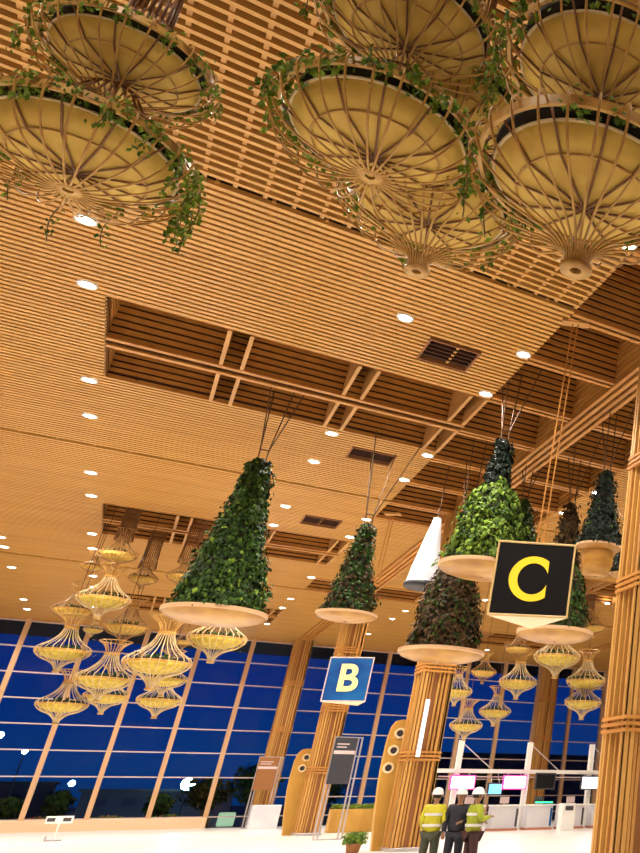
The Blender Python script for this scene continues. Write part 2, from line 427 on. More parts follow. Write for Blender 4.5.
def fg_meshes(T,n,mr):
    k=T
    m=MB(); m.tube(rot_pts(smooth(k['rib'],3),0),.0095/mr,6); rib=m.mesh('rib',M['rib'],True)
    m=MB(); m.tube(rot_pts(smooth(k['neck'],3),0),.011/mr,5); nk=m.mesh('neck_rib',M['ribd'],True)
    m=MB(); m.lathe([(.05,-.012),(.135,-.016),(.14,.02),(.10,.03),(.045,.02),(.05,-.012)],32); ring=m.mesh('bottom_ring',M['rib'],True)
    z=k['ring']; m=MB(); m.lathe([(.93,z-.045),(.965,z-.045),(.965,z+.06),(.93,z+.06),(.93,z-.045)],72); band=m.mesh('rim_band',M['rib'])
    dr,dz=k['bdisc']; br,bz=k['brim']; c=k['bz']
    m=MB(); m.lathe([(.03,c),(.25,c+.03),(dr,dz),(br,bz),(br-.015,bz+.02),(dr-.02,dz+.03),(.03,c+.04)],64); bowl=m.mesh('shade',M['bowl'],True)
    m=MB(); m.tube([(dr*math.cos(a),dr*math.sin(a),dz-.012) for a in [2*PI*i/60 for i in range(60)]],.009/mr,5,closed=True); wr=m.mesh('shade_ring',M['rib'],True)
    m=MB(); m.tube([(br*math.cos(a),br*math.sin(a),bz) for a in [2*PI*i/60 for i in range(60)]],.013/mr,5,closed=True); wr2=m.mesh('shade_rim',M['ribl'],True)
    m=MB(); m.tube([(.03,0,c-.02),(.25,0,c+.01),(dr,0,dz-.02),(br,0,bz-.015),(.95,0,z)],.010/mr,5); arm=m.mesh('spoke',M['ribd'],True)
    m=MB(); m.tube([(.24*math.cos(a),.24*math.sin(a),k['neck'][-1][1]) for a in [2*PI*i/32 for i in range(32)]],.012/mr,5,closed=True); nr=m.mesh('neck_ring',M['ribd'],True)
    m=MB(); m.lathe([(.25,z+.10),(.84,z+.04),(.84,z+.12),(.25,z+.18),(.25,z+.10)],40); soil=m.mesh('soil_tray',M['core'],True)
    return rib,nk,ring,band,bowl,wr,wr2,arm,nr,soil
FG={id(t):fg_meshes(t,30,.78) for t in (DEEP,SHAL)}
def fg_lantern(x,y,z,R,T,label,rz=0,nribs=26):
    e=empty('cane_lantern',(x,y,z),label,'hanging lantern','cane lanterns in the foreground cluster',rz); e.scale=(R,R,R)
    rib,nk,ring,band,bowl,wr,wr2,arm,nr,soil=FG[id(T)]
    for i in range(nribs): link('rib',rib,e).rotation_euler=(0,0,2*PI*i/nribs)
    for i in range(20): link('neck_rib',nk,e).rotation_euler=(0,0,2*PI*(i+.3)/20)
    for nme,me in (('bottom_ring',ring),('rim_band',band),('neck_ring',nr),('soil_tray',soil)): link(nme,me,e)
    sh=link('shade',bowl,e); link('shade_ring',wr,sh); link('shade_rim',wr2,sh)
    for i in range(12): link('spoke',arm,e).rotation_euler=(0,0,2*PI*(i+.5)/12)
    return e
def stem(x,y,z0,z1,r0,rt,label,n=20,group='flared cane stems holding lanterns to the ceiling'):
    m=MB(); Hh=z1-z0
    pr=smooth([(r0,0),(r0*.8,Hh*.25),(r0*.95,Hh*.55),(rt*.7,Hh*.85),(rt,Hh)],3)
    for i in range(n): m.tube(rot_pts(pr,2*PI*i/n),.014,4)
    for f_ in (.3,.6,.98):
        rr=r0*.9+(rt-r0)*max(0,f_-.5)*1.9
        m.tube([(rr*math.cos(a),rr*math.sin(a),Hh*f_) for a in [2*PI*i/24 for i in range(24)]],.012,4,closed=True)
    o=m.build('lantern_stem',M['ribd'],smooth=True,loc=(x,y,z0)); return tag(o,label,'lantern stem',group)
fgd=[(-1.54,8.37,6.385,.78,SHAL,'large cane lantern at upper left with vines trailing off its right side',.05),
 (-1.54,8.37,7.20,.68,DEEP,'cane lantern cut by the top edge, above the upper left one',.1),
 (.42,6.40,6.26,.78,SHAL,'large cane lantern at top centre with leaves on its left rim',.09),
 (.42,6.40,7.22,.74,DEEP,'cane lantern at the top edge above the centre one',.0),
 (1.62,4.70,4.92,.78,DEEP,'large cane lantern at upper right with white rib ends and bright flat bottom ring',.03),
 (1.62,4.70,6.02,.74,DEEP,'cane lantern cut by the top right corner, above the upper right one',.02),
 (1.02,7.15,6.0,.78,DEEP,'cane lantern half hidden behind the centre one, lowest of its cluster in the photo',.07),
 (1.02,7.15,7.25,.72,DEEP,'cane lantern between the top centre and top right ones, mostly hidden',.07)]
for d in fgd: fg_lantern(*d)
for i,(x,y,z0) in enumerate(((-1.54,8.37,8.42),(.42,6.4,8.55),(1.62,4.7,7.35),(1.02,7.15,8.55))):
    stem(x,y,z0,[HG-.02,11.9,HG-.02,HG-.02][i],.17,[.4,.3,.4,.25][i],['dark flared cane stem above the upper left lanterns','dark flared cane stem above the top centre lanterns','dark flared cane stem above the upper right lanterns','dark flared cane stem above the half hidden lantern'][i])

# leaves -----------------------------------------------------------------
def add_leaf(mb,p,nrm,size,rr,mi=0):
    n=Vector(nrm)+Vector((rr.uniform(-.8,.8),rr.uniform(-.8,.8),rr.uniform(-.7,.8))); n.normalize()
    d=Vector((rr.uniform(-.5,.5),rr.uniform(-.5,.5),-1)); d=d-n*d.dot(n)
    if d.length<1e-3: d=Vector((1,0,0))
    d.normalize(); s=n.cross(d); L=size; Wd=size*.36
    p=Vector(p)
    v=[p,p+d*L*.45+s*Wd-n*L*.05,p+d*L-n*L*.12,p+d*L*.45-s*Wd-n*L*.05,p+d*L*.5+n*L*.06]
    mb.add([tuple(q) for q in v],[(0,1,4),(1,2,4),(2,3,4),(3,0,4)],mi)
def vines(name,x,y,z,R,a0,a1,n,strands,label,rr,mtl='vine'):
    e=empty(name,(x,y,z),label,'plant','vines trailing from the lantern rims')
    st=MB(); lf=MB()
    for i in range(int(n*1.4)):
        a=a0+(a1-a0)*((rr.randrange(14)+rr.gauss(.5,.22))/14); r=R*rr.uniform(.84,1.08); p=(r*math.cos(a),r*math.sin(a),rr.gauss(0,.05))
        add_leaf(lf,p,(math.cos(a)*.5,math.sin(a)*.5,.3),rr.uniform(.04,.085),rr)
    st.tube([(R*.97*math.cos(a0+(a1-a0)*t/14),R*.97*math.sin(a0+(a1-a0)*t/14),.03*math.sin(t*1.7)) for t in range(15)],.006,4)
    for (a,ln,den) in strands:
        r=R*rr.uniform(.97,1.05); px,py=r*math.cos(a),r*math.sin(a); pts=[]
        for k in range(9):
            t=k/8; pts.append((px+math.sin(t*5+a)*.03+math.cos(a)*.05*t,py+math.cos(t*4)*.03+math.sin(a)*.05*t,-ln*t))
        st.tube(pts,.005,4)
        for k in range(int(1.6*den*ln)):
            t=rr.random(); q=pts[min(8,int(t*8.99))]
            add_leaf(lf,(q[0]+rr.gauss(0,.025),q[1]+rr.gauss(0,.025),-ln*t),(rr.uniform(-1,1),rr.uniform(-1,1),.2),rr.uniform(.035,.075),rr)
    lf.build('foliage',M[mtl],e); st.build('stem',M['stem'],e,True)
rr=random.Random(3)
ang=lambda d:math.radians(d)
vines('trailing_vine',-1.54,8.37,6.385+.48,.78,ang(-150),ang(150),420,[(ang(a),l,d) for a,l,d in ((5,.75,60),(-10,.62,70),(-22,.5,60),(-38,.55,50),(18,.5,50),(35,.4,40),(-60,.35,40),(-80,.3,40),(100,.6,18),(75,.5,15),(125,.4,25),(-120,.3,25))],'green vines around the rim of the upper left lantern, long strands at its right',rr)
vines('trailing_vine',.42,6.40,6.26+.48,.78,ang(-250),ang(20),420,[(ang(a),l,d) for a,l,d in ((-170,.3,50),(-150,.25,50),(-130,.2,50),(-200,.25,40),(-40,.25,30),(0,.25,35))],'green leaves climbing the left rim of the top centre lantern',rr)
vines('trailing_vine',1.62,4.70,4.92+.8,.76,ang(-130),ang(150),220,[(ang(a),l,d) for a,l,d in ((-70,.2,50),(-50,.22,50),(150,.45,30),(170,.5,30),(130,.4,30))],'bright green sprigs on the rim of the upper right lantern',rr,'leafb')
vines('trailing_vine',-1.54,8.37,7.20+.69,.68,ang(-180),ang(180),300,[(ang(a),l,d) for a,l,d in ((180,.35,50),(0,.25,40),(-20,.25,40))],'green leaves on the rim of the lantern at the top left edge',rr)
vines('trailing_vine',.42,6.40,7.22+.76,.75,ang(-180),ang(180),260,[(ang(a),l,d) for a,l,d in ((-170,.6,30),(-150,.6,30),(-10,.5,30),(10,.5,30))],'green leaves on the lantern at the top edge above the centre one',rr)
vines('trailing_vine',1.62,4.70,6.02+.76,.75,ang(-180),ang(180),220,[(ang(a),l,d) for a,l,d in ((160,.55,40),(180,.5,40),(-160,.4,40))],'green sprigs on the lantern in the top right corner',rr)
vines('trailing_vine',1.02,7.15,6.0+.8,.8,ang(-180),ang(180),260,[(ang(a),l,d) for a,l,d in ((-30,.3,30),(30,.3,30),(90,.3,30))],'green leaves on the half hidden lantern behind the centre one',rr)
vines('trailing_vine',1.02,7.15,7.25+.74,.73,ang(-180),ang(180),260,[(ang(a),l,d) for a,l,d in ((-60,.5,30),(-10,.5,30),(-90,.4,30))],'green leaves on the mostly hidden lantern between the top centre and top right ones',rr)

# background lanterns -----------------------------------------------------
def bg_proto(cg='ribl',sh='bowlb'):
    e=empty('cane_lantern',(0,0,0),'x','hanging lantern','x')
    pr=smooth([(.10,-.86),(.13,-.70),(.34,-.46),(.72,-.29),(.96,-.08),(1.0,.09),(.91,.22),(.60,.44),(.35,.74),(.24,1.06)],3)
    m=MB()
    for i in range(24): m.tube(rot_pts(pr,2*PI*i/24),.015,4)
    m.build('cage',M[cg],e,True)
    m=MB(); m.lathe([(.05,-.36),(.45,-.30),(.76,-.16),(.88,.06),(.82,.06),(.4,.0),(.05,.0)],32); m.build('shade',M[sh],e,True)
    m=MB(); m.lathe([(.96,-.02),(1.0,-.02),(1.0,.06),(.96,.06),(.96,-.02)],40); m.build('rim_band',M['rib'],e)
    m=MB(); fl=smooth([(.23,1.10),(.25,1.24),(.36,1.44),(.58,1.62)],3)
    for i in range(18): m.tube(rot_pts(fl,2*PI*(i+.5)/18),.014,4)
    m.tube([(.58*math.cos(a),.58*math.sin(a),1.62) for a in [2*PI*k/24 for k in range(24)]],.018,4,closed=True); m.build('upper_flare',M['rib'],e,True)
    m=MB(); m.lathe([(.03,-.90),(.13,-.90),(.14,-.84),(.05,-.82)],16); m.build('bottom_ring',M['rib'],e,True)
    m=MB(); m.lathe([(.02,.10),(.84,.06),(.80,.13),(.02,.22)],24); m.build('soil_tray',M['core'],e,True)
    m=MB(); r9=random.Random(9)
    for i in range(130):
        a=r9.uniform(0,6.28); q=.85*r9.random()**.5; add_leaf(m,(q*math.cos(a),q*math.sin(a),.12+.22*r9.random()),(math.cos(a),math.sin(a),.4),.14,r9)
    m.build('foliage',M['leafg'],e)
    m=MB(); m.lathe([(.21,1.04),(.27,1.04),(.27,1.12),(.21,1.12),(.21,1.04)],20); m.build('neck_ring',M['rib'],e)
    return e
proto=bg_proto(); protod=bg_proto('brownc','bowl')
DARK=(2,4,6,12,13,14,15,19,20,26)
BG=[(-1.97,43.00,4.91,0.77,'lowest cane lantern of the left cluster, hanging clear against the blue glass'),
(-2.46,42.50,6.74,0.83,'leftmost wide cane lantern of the left cluster, with dark leaves above its shade'),
(-2.73,44.50,8.58,0.69,'cane lantern at the upper left shoulder of the left cluster'),
(-1.81,41.50,8.62,0.82,'large pale-ribbed cane lantern in the upper middle of the left cluster'),
(-1.85,41.50,10.37,0.62,'topmost broad cane lantern of the left cluster, on the thickest stem'),
(-1.90,44.00,7.84,0.31,'tiny bright cane lantern in the middle of the left cluster'),
(-0.90,43.50,7.96,0.74,'cane lantern with a tuft of dark leaves in the middle of the left cluster'),
(-1.02,42.00,5.78,0.88,'broad cane lantern in the lower middle of the left cluster'),
(-0.81,44.50,5.40,0.73,'cane lantern lowest in the middle of the left cluster'),
(0.41,40.60,6.33,1.06,'largest cane lantern at the right of the left cluster, with pale splayed ribs'),
(0.84,42.50,5.97,0.70,'cane lantern partly behind the largest right-hand one of the left cluster'),
(0.90,44.50,5.35,0.76,'lowest cane lantern at the right of the left cluster'),
(1.12,45.00,7.82,0.38,'small cane lantern just under the left edge of the large garden tray'),
(-0.90,43.50,9.96,0.50,'narrow brown cane lantern on the second stem of the left cluster'),
(-2.69,45.20,10.53,0.39,'small yellowish cane lantern at the top left of the left cluster'),
(0.32,42.00,9.93,0.54,'brown cane lantern beside the left flank of the large green garden'),
(2.04,41.00,7.44,0.99,'cane lantern directly below the tray of the large green garden'),
(16.20,41.50,8.08,1.12,'yellow cane lantern directly below the tray behind the C sign'),
(14.93,43.00,6.92,0.90,'wide cane lantern left of centre in the right cluster'),
(13.84,45.20,7.57,0.62,'cane lantern at the left shoulder of the right cluster'),
(14.68,43.00,8.55,0.62,'cane lantern high behind the C sign tip in the right cluster'),
(18.52,43.00,7.22,1.00,'upper one of the two stacked cane lanterns at the right of the right cluster'),
(18.49,43.00,6.16,0.93,'lower one of the two stacked cane lanterns at the right of the right cluster'),
(14.34,44.00,5.57,0.75,'cane lantern below the wide one in the right cluster'),
(12.75,43.00,4.78,0.73,'lowest cane lantern of the right cluster, over the white post'),
(11.75,42.00,6.18,0.70,'cane lantern peeking out beside the column under the maroon garden'),
(18.64,43.00,10.07,0.60,'brown cane lantern beneath the pot-shaped garden tray')]
for i,(x,y,z,R,lab) in enumerate(BG):
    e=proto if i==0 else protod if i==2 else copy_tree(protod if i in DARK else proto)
    e.location=(x,y,z); e.scale=(R,R,R); e.rotation_euler=(0,0,i*.7)
    e['label']=lab; e['group']='cane lanterns in the left cluster' if x<5 else 'cane lanterns in the right cluster'
STEMS=[(-1.85,41.5,10.95,0),(-.9,43.5,10.45,0),(.32,42.0,10.45,0),(18.64,43,10.6,0),(14.9,43,9.1,0)]
for i,(x,y,z0,rt,lab) in enumerate(((-1.85,41.5,10.95,.7,'thick flared cane stem at the top of the left cluster'),(-.9,43.85,10.45,.5,'second flared cane stem of the left cluster, behind the thickest'),(.32,41.8,10.45,.6,'curving flared cane stem beside the large green garden'),(18.64,43.85,10.6,.5,'flared brown stem under the pot-shaped garden tray'),(14.9,43,9.1,.5,'flared brown stem hidden behind the C sign'))):
    stem(x,y,z0,HG-.02 if i<4 else 11.9,.3,rt,lab,26)
# thin drop rods for the lanterns that hang on their own
m_rod=MB(); m_rod.tube([(0,0,0),(0,0,1)],.012,5); rodm=m_rod.mesh('suspension_rod',M['wire'])
for (x,y,z,R,lab) in BG:
    top=H+.0 if not any(o[0]<x<o[1] and o[2]<y<o[3] for o in OPEN) else HG
    z0=z+1.0*R
    for (x2,y2,z2,R2_,_l) in BG:             # stop at whatever hangs right above
        if z2>z+.3 and math.hypot(x-x2,y-y2)<.9*R2_ and z2-.8*R2_>z0: top=min(top,z2-.8*R2_)
    for (x2,y2,z2,q) in STEMS:
        if math.hypot(x-x2,y-y2)<.35: top=min(top,z2)
    for (x2,y2,z2,R2_) in ((2.04,41,99,1),):
        pass
    if top-z0<.08: continue
    e=[q for q in COL.objects if q.get('label')==lab][0]
    r=link('suspension_rod',rodm,e); r.location=(0,0,1.0); r.scale=(1/R,1/R,(top-z0)/R)

# ------------------------------------------------------------------ hanging gardens
GP=[(0,1.0),(.10,.90),(.25,.76),(.4,.58),(.55,.45),(.7,.36),(.85,.29),(.95,.22),(1.0,.10)]
def prof_r(f,gp=GP):
    for i in range(len(gp)-1):
        if f<=gp[i+1][0]:
            t=(f-gp[i][0])/(gp[i+1][0]-gp[i][0]); return gp[i][1]*(1-t)+gp[i+1][1]*t
    return gp[-1][1]
def garden(x,y,z,R,ztip,label,mats,n,top,rr,tray='dish',baser=.88,gp=GP,darktop=None,cab=None,cabtop=None):
    e=empty('hanging_garden',(x,y,z),label,'hanging garden','cone-shaped hanging gardens')
    hh=ztip-z-.15; br=R*baser
    m=MB()
    m.lathe([(.05,-.16*R),(.35*R,-.155*R),(.7*R,-.11*R),(.93*R,-.03*R),(R,.05*R)],48)
    t=m.build('tray',M['tray'],e,True)
    m=MB(); m.lathe([(.985*R,.03*R),(R*1.01,.05*R),(R*1.01,.12*R),(R*.9,.14*R),(.05,.14*R)],48); m.build('rim',M['rim'],t)
    if tray=='pot':
        m=MB(); m.lathe([(.04,-1.25*R),(.55*R,-1.2*R),(.68*R,-.6*R),(.66*R,-.1*R)],32); m.build('pot',M['tray'],e,True)
    z0=.14*R
    m=MB(); m.lathe([(prof_r(f,gp)*br*.90,z0+hh*f) for f in [i/14 for i in range(15)]]+[(.01,z0+hh)],24); m.build('planting_core',M['core'],e,True)
    groups={}
    for i in range(int(n*1.35)):
        while True:
            f=rr.random()
            if rr.random()<prof_r(f,gp)*.9+.12: break
        a=rr.uniform(0,2*PI)
        lump=1+.09*math.sin(a*3+f*9)+.06*math.sin(a*7-f*21)+.05*math.sin(a*2-f*33)
        r=prof_r(f,gp)*br*rr.uniform(.84,1.06)*lump+rr.random()**3*.16
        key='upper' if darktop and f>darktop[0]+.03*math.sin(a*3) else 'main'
        if key not in groups: groups[key]=MB()
        add_leaf(groups[key],(r*math.cos(a),r*math.sin(a),z0+hh*f),(math.cos(a),math.sin(a),.35),rr.uniform(.08,.20)*(R/1.2)**.5,rr,(0 if rr.random()<mats[2] else 1) if key=='main' else 0)
    groups['main'].build('foliage',[M[mats[0]],M[mats[1]]],e)
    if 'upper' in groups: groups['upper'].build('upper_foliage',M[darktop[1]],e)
    # bracket and cables
    m=MB(); zt=z0+hh
    for s in (-1,1): m.tube([(s*.10,0,zt-.15),(s*.10,0,zt+.28)],.02,5)
    m.tube([(-.13,0,zt+.28),(.13,0,zt+.28)],.02,5); m.build('bracket',M['wire'],e)
    for (dx,dy) in (cab or ((-.5,-.9),(.45,.8),(.9,-.5),(-.2,1.1))):
        m=MB(); m.tube([(.1 if dx>0 else -.1,0,zt+.25),(dx,dy,top-z)],.018,5); m.build('cable',M['wire'],e)
    return e
rr=random.Random(11)
WID=[(0,1.0),(.15,.97),(.35,.88),(.5,.76),(.65,.55),(.8,.36),(.9,.25),(1,.1)]
garden(1.12,26.52,5.95,1.15,10.35,'largest green cone garden with a wide pale tray, left of the B sign',('leafg','leafb',.93),5200,14,rr,baser=.84)
garden(4.26,27.49,6.48,.80,9.38,'slim cone garden directly above the blue B sign',('leafg','leafr',.6),2600,12,rr,baser=.78)
garden(6.98,27.15,5.57,1.2,9.3,'maroon cone garden above the central column, below the bright green one',('leafr','leafg',.8),5000,14,rr,baser=.72,gp=WID)
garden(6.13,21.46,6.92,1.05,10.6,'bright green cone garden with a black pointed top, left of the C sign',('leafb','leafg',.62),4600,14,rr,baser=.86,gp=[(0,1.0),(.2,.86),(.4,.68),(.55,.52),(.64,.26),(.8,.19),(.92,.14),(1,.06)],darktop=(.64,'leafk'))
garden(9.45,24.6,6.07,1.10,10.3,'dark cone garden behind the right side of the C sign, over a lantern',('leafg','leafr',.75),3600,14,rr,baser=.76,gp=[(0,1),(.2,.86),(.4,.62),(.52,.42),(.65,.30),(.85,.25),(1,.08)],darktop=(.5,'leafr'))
garden(9.02,21.09,7.91,.62,10.33,'blackish cone garden on an orange pot-shaped tray at upper right',('leafk','leafg',.93),2600,14,rr,tray='pot',baser=.88)
garden(12.4,26.7,8.8,.45,10.6,'small dark cone garden just left of the right-edge column',('leafk','leafg',.6),1200,12,rr,baser=1.0)
garden(8.60,26.65,8.15,.80,10.9,'green cone garden peeking out above the C sign',('leafg','leafb',.85),2400,14,rr,baser=.8,gp=WID)
# cone wrapped in white cloth
e=empty('wrapped_cone',(6.52,29.36,8.04),'slim cone wrapped in white cloth with a dark round base, behind the maroon garden','wrapped cone')
m=MB(); pr=[]
vs=[];n=40;K=14
for k in range(K+1):
    f=k/K
    for i in range(n):
        a=2*PI*i/n; r=(.50*(1-f)+.12*f)*(1+.05*math.sin(a*6+f*5))
        vs.append((r*math.cos(a)+.10*f,r*math.sin(a)+.0*f,.1+2.3*f))
m.add(vs,[(k*n+i,k*n+(i+1)%n,(k+1)*n+(i+1)%n,(k+1)*n+i) for k in range(K) for i in range(n)]+[tuple(K*n+i for i in range(n))])
m.build('cloth_wrap',M['whitec'],e,True)
m=MB(); m.lathe([(.01,-.06),(.46,-.06),(.54,.0),(.54,.12),(.48,.14)],40); m.build('base_plate',M['charc'],e,True)
m=MB(); m.tube([(.1,0,2.35),(.2,.1,6.07)],.018,5); m.build('cable',M['wire'],e)

# ------------------------------------------------------------------ hanging signs
def text_mesh(ch,size,off):
    cu=bpy.data.curves.new('glyph','FONT'); cu.body=ch; cu.size=size; cu.align_x='CENTER'; cu.align_y='CENTER'; cu.extrude=.012; cu.offset=off
    ob=bpy.data.objects.new('glyph',cu); COL.objects.link(ob); bpy.context.view_layer.update()
    me=bpy.data.meshes.new_from_object(ob.evaluated_get(bpy.context.evaluated_depsgraph_get())); bpy.data.objects.remove(ob); return me
def sign(x,y,z0,z1,rz,ch,face,trim,letter,label,side=1.53,top=H):
    e=empty('hanging_sign',(x,y,z0),label,'sign','lettered hanging zone signs',rz)
    hh=z1-z0; ri=side/2/math.tan(PI/3); tri=[(-side/2,-ri),(side/2,-ri),(0,2*ri)]
    ins=[(p[0]*.965,p[1]*.965) for p in tri]
    m=MB(); m.prism(ins,.04,hh-.04,'z'); m.build('face_panel',face,e)
    m=MB()
    for p in tri: m.tube([(p[0]*.975,p[1]*.975,.0),(p[0]*.975,p[1]*.975,hh)],.022,6)
    for zz in (.02,hh-.02):
        for i in range(3):
            p,q=tri[i],tri[(i+1)%3]; m.tube([(p[0]*.975,p[1]*.975,zz),(q[0]*.975,q[1]*.975,zz)],.024,6)
    m.build('frame',trim,e)
    m=MB(); m.prism(ins,-.01,.035,'z'); m.build('base_panel',M['cream'],e)
    m=MB(); m.prism(ins,hh-.03,hh,'z'); m.build('top_panel',M['gold'],e)
    for k in range(3):
        if ch=='C':
            gm=MB(); n=36; Rr=.46; kx,ky=.64,.70
            def arc(rx,ry,cut):
                a0=math.acos(cut/rx); return [(rx*math.cos(a0+(2*PI-2*a0)*i/n),ry*math.sin(a0+(2*PI-2*a0)*i/n)) for i in range(n+1)]
            out=arc(Rr,Rr,.60*Rr); inn=arc(kx*Rr,ky*Rr,.60*Rr)
            vs=[(a,0,b_) for a,b_ in out]+[(a,0,b_) for a,b_ in inn]+[(a,.02,b_) for a,b_ in out]+[(a,.02,b_) for a,b_ in inn]
            N1=n+1; fs=[]
            for i in range(n): fs+= [(i,i+1,N1+i+1,N1+i),(i,2*N1+i,2*N1+i+1,i+1),(N1+i,N1+i+1,3*N1+i+1,3*N1+i)]
            gm.add(vs,fs); go=gm.build('letter',letter,e)
        else:
            me=text_mesh(ch,1.32,.028); me.materials.clear(); me.materials.append(letter)
            me.transform(Matrix.Rotation(PI/2,4,'X')); go=link('letter',me,e)
        a=2*PI*k/3; off=ri*.965+.018
        go.rotation_euler=(0,0,a); go.location=(off*math.sin(a),-off*math.cos(a),hh*.5)
    for s in (-.06,.06):
        m=MB(); m.tube([(s,0,hh),(s+.1,0,top-z0)],.017,6); m.build('rod',M['beam'],e)
    m=MB(); m.box(-.2,.4,-.12,.12,top-z0-.06,top-z0+.02); m.build('ceiling_bracket',M['batt'],e)
    return e
sign(5.87,16.8,4.90,6.42,math.radians(-24),'C',M['black'],M['gold'],M['yel'],'large black hanging sign with a yellow letter C')
sign(6.12,35.0,4.80,6.356,-math.radians(32.7),'B',M['blue'],M['rail'],M['yelb'],'blue hanging sign with a pale yellow letter B')

m=MB(); m.tube([(0,0,0),(0,0,1.9)],.07,12); tag(m.build('light_tube',glow('tube_glow',(.9,.88,.95),.9),smooth=True,loc=(8.25,32.72,2.95)),'upright white tube fixed on the front of the central column','light')
# ------------------------------------------------------------------ things on the floor, middle distance
def finpanel(x,y,wd,hh,holes,label):
    e=empty('wooden_fin_panel',(x,y,0),label,'wood panel')
    pol=[(-wd*.2,0)]
    for i in range(13):
        t=i/12; pol.append((-wd*.2+(0 if t<.15 else wd*.42*((t-.15)/.85)**1.6),.0+hh*.92*t+.0))
    pol=[(.30*wd,0),(.12*wd,hh*.25),(.0*wd,hh*.5),(-.02*wd,hh*.68),(.02*wd,hh*.85),(.12*wd,hh*.94),(.30*wd,hh*.99),(.5*wd,hh),(wd,hh),(wd,0)]
    m=MB(); m.prism(pol,-.14,.14,'y'); m.build('board',M['panel'],e)
    for (hx,hz) in holes:
        m=MB(); m.tube([(hx+.15*math.cos(a),-.15,hz+.15*math.sin(a)) for a in [2*PI*i/24 for i in range(24)]],.045,6,closed=True); r=m.build('porthole_ring',M['cream'],e,True)
        m=MB(); m.tube([(hx,-.13,hz),(hx,-.152,hz)],.13,20); m.build('porthole',M['charc'],r)
finpanel(7.33,52.55,.85,4.05,[(.50,3.62),(.42,3.10)],'golden curved wooden panel with two portholes left of the column behind the B sign')
finpanel(7.50,34.25,.66,4.25,[(.36,3.78),(.26,3.20),(.20,2.62)],'golden curved wooden panel with three portholes left of the central column')
def totem(x,y,hh,wd,label,rz,pm,w2=.8):
    e=empty('information_totem',(x,y,0),label,'information stand',None,rz)
    for px in (-wd/2,-wd/2+.16,wd/2-.16,wd/2):
        m=MB(); m.box(px-.03,px+.03,-.04,.04,0,hh); m.build('post',M['steel'],e)
    m=MB(); m.bbox(-wd/2,wd/2-.2,-.12,-.045,hh-2.0,hh-.05,.02); p=m.build('panel',pm,e)
    m=MB(); m.box(-wd/2+.02,wd/2-.22,-.128,-.12,hh-.75,hh-.6); m.box(-wd/2+.1,wd/2-.5,-.128,-.12,hh-.35,hh-.3); m.box(-wd/2+.1,wd/2-.6,-.128,-.12,hh-.48,hh-.43); m.build('header_stripe',M['scrw'] if False else M['rail'],p)
    m=MB(); m.box(-wd/2,wd/2,-.05,.05,0,.05); m.build('foot_bar',M['steel'],e)
    m=MB(); m.box(-wd/2,wd/2,-.02,.02,hh-.06,hh); m.build('crossbar',M['steel'],e)
totem(8.25,44.95,4.25,1.1,'tall steel-framed information totem with a dark panel, right of the column behind the B sign',0,M['charc'])
totem(8.05,67.0,4.2,1.3,'tall steel-framed information totem with a brown panel, left of the column by the glass wall',0,M['cold'])
m=MB(); m.bbox(7.55,9.1,65.7,66.5,0,1.35,.04); tag(m.build('reception_desk',M['desk']),'plain white block desk in front of the column by the glass wall','desk')
# planter bench
e=empty('planter_box',(11.4,54.7,0),'long low yellow wooden planter between the central column and the totem','planter')
m=MB(); m.bbox(-1.5,1.4,-.4,.4,0,1.15,.04); m.build('box',M['panel'],e)
m=MB(); rr=random.Random(5)
for i in range(900): add_leaf(m,(rr.uniform(-1.45,1.35),rr.uniform(-.36,.36),1.15+rr.uniform(0,.26)),(0,0,1),.13,rr)
m.build('foliage',M['vine'],e)
# pot plant
e=empty('potted_shrub',(6.7,32.2,0),'small yellow-green shrub in a brown pot at the bottom edge below the B sign','plant')
m=MB(); m.lathe([(.01,0),(.17,0),(.23,.32),(.25,.34),(.21,.34),(.19,.30),(.01,.30)],24); m.build('pot',M['cold'],e,True)
m=MB()
for i in range(420):
    a=rr.uniform(0,6.28); r=.34*rr.random()**.5; add_leaf(m,(r*math.cos(a),r*math.sin(a),.36+rr.random()*.32),(math.cos(a),math.sin(a),.8),.11,rr)
m.build('foliage',M['leafb'],e)
# small white stand left
e=empty('display_stand',(-1.15,53.7,0),'small white stand with two dark panels, alone on the floor at lower left','stand')
m=MB(); m.tube([(.05,0,0.03),(.05,0,.75)],.035,8); m.build('post',M['trim'],e)
m=MB(); m.bbox(-.45,.5,-.2,.2,.72,1.02,.02); h_=m.build('top_box',M['trim'],e)
for sx in (-.4,.15):
    m=MB(); m.box(sx,sx+.28,-.21,-.2,.8,.95); m.build('dark_panel',M['darkg'],h_)
m=MB(); m.box(-.28,.32,-.22,.22,0,.05); m.box(-.28,-.22,-.22,.22,.05,.2); m.build('base',M['steel'],e)

# ------------------------------------------------------------------ check-in island
IY=50.0
e=empty('steel_portal',(14.5,IY,0),'long white portal frame of posts and beam over the check-in desks','portal frame')
for x,hh in ((.45,4.6),(4.35,4.6),(8.2,4.6),(12.0,4.6)):
    m=MB(); m.box(x-.13,x+.13,.55,.8,0,hh); m.build('post',M['trim'],e)
    m=MB(); m.tube([(x+.1,.67,hh-.15),(x+1.9,.67,3.1)],.03,6); m.build('brace',M['steel'],e)
m=MB(); m.box(-.9,13.5,.5,.85,2.92,3.12); m.build('beam',M['trim'],e)
m=MB(); m.box(-.5,13.5,.6,.7,2.7,2.76); m.build('lower_rail',M['rail'],e)
def screen(x,y,z0,wd,hh,me,label,bezel='darkg'):
    e=empty('display_screen',(x,y,z0),label,'screen','screens over the check-in desks')
    m=MB(); m.bbox(-wd/2-.07,wd/2+.07,0,.12,-.07,hh+.07,.015); m.build('housing',M[bezel],e)
    m=MB(); m.box(-wd/2,wd/2,-.012,-.001,0,hh); m.build('screen',me,e)
    for s in (-1,1):
        m=MB(); m.tube([(s*wd*.3,.06,hh+.05),(s*wd*.3,.55,2.95-z0)],.02,5); m.build('bracket',M['steel'],e)
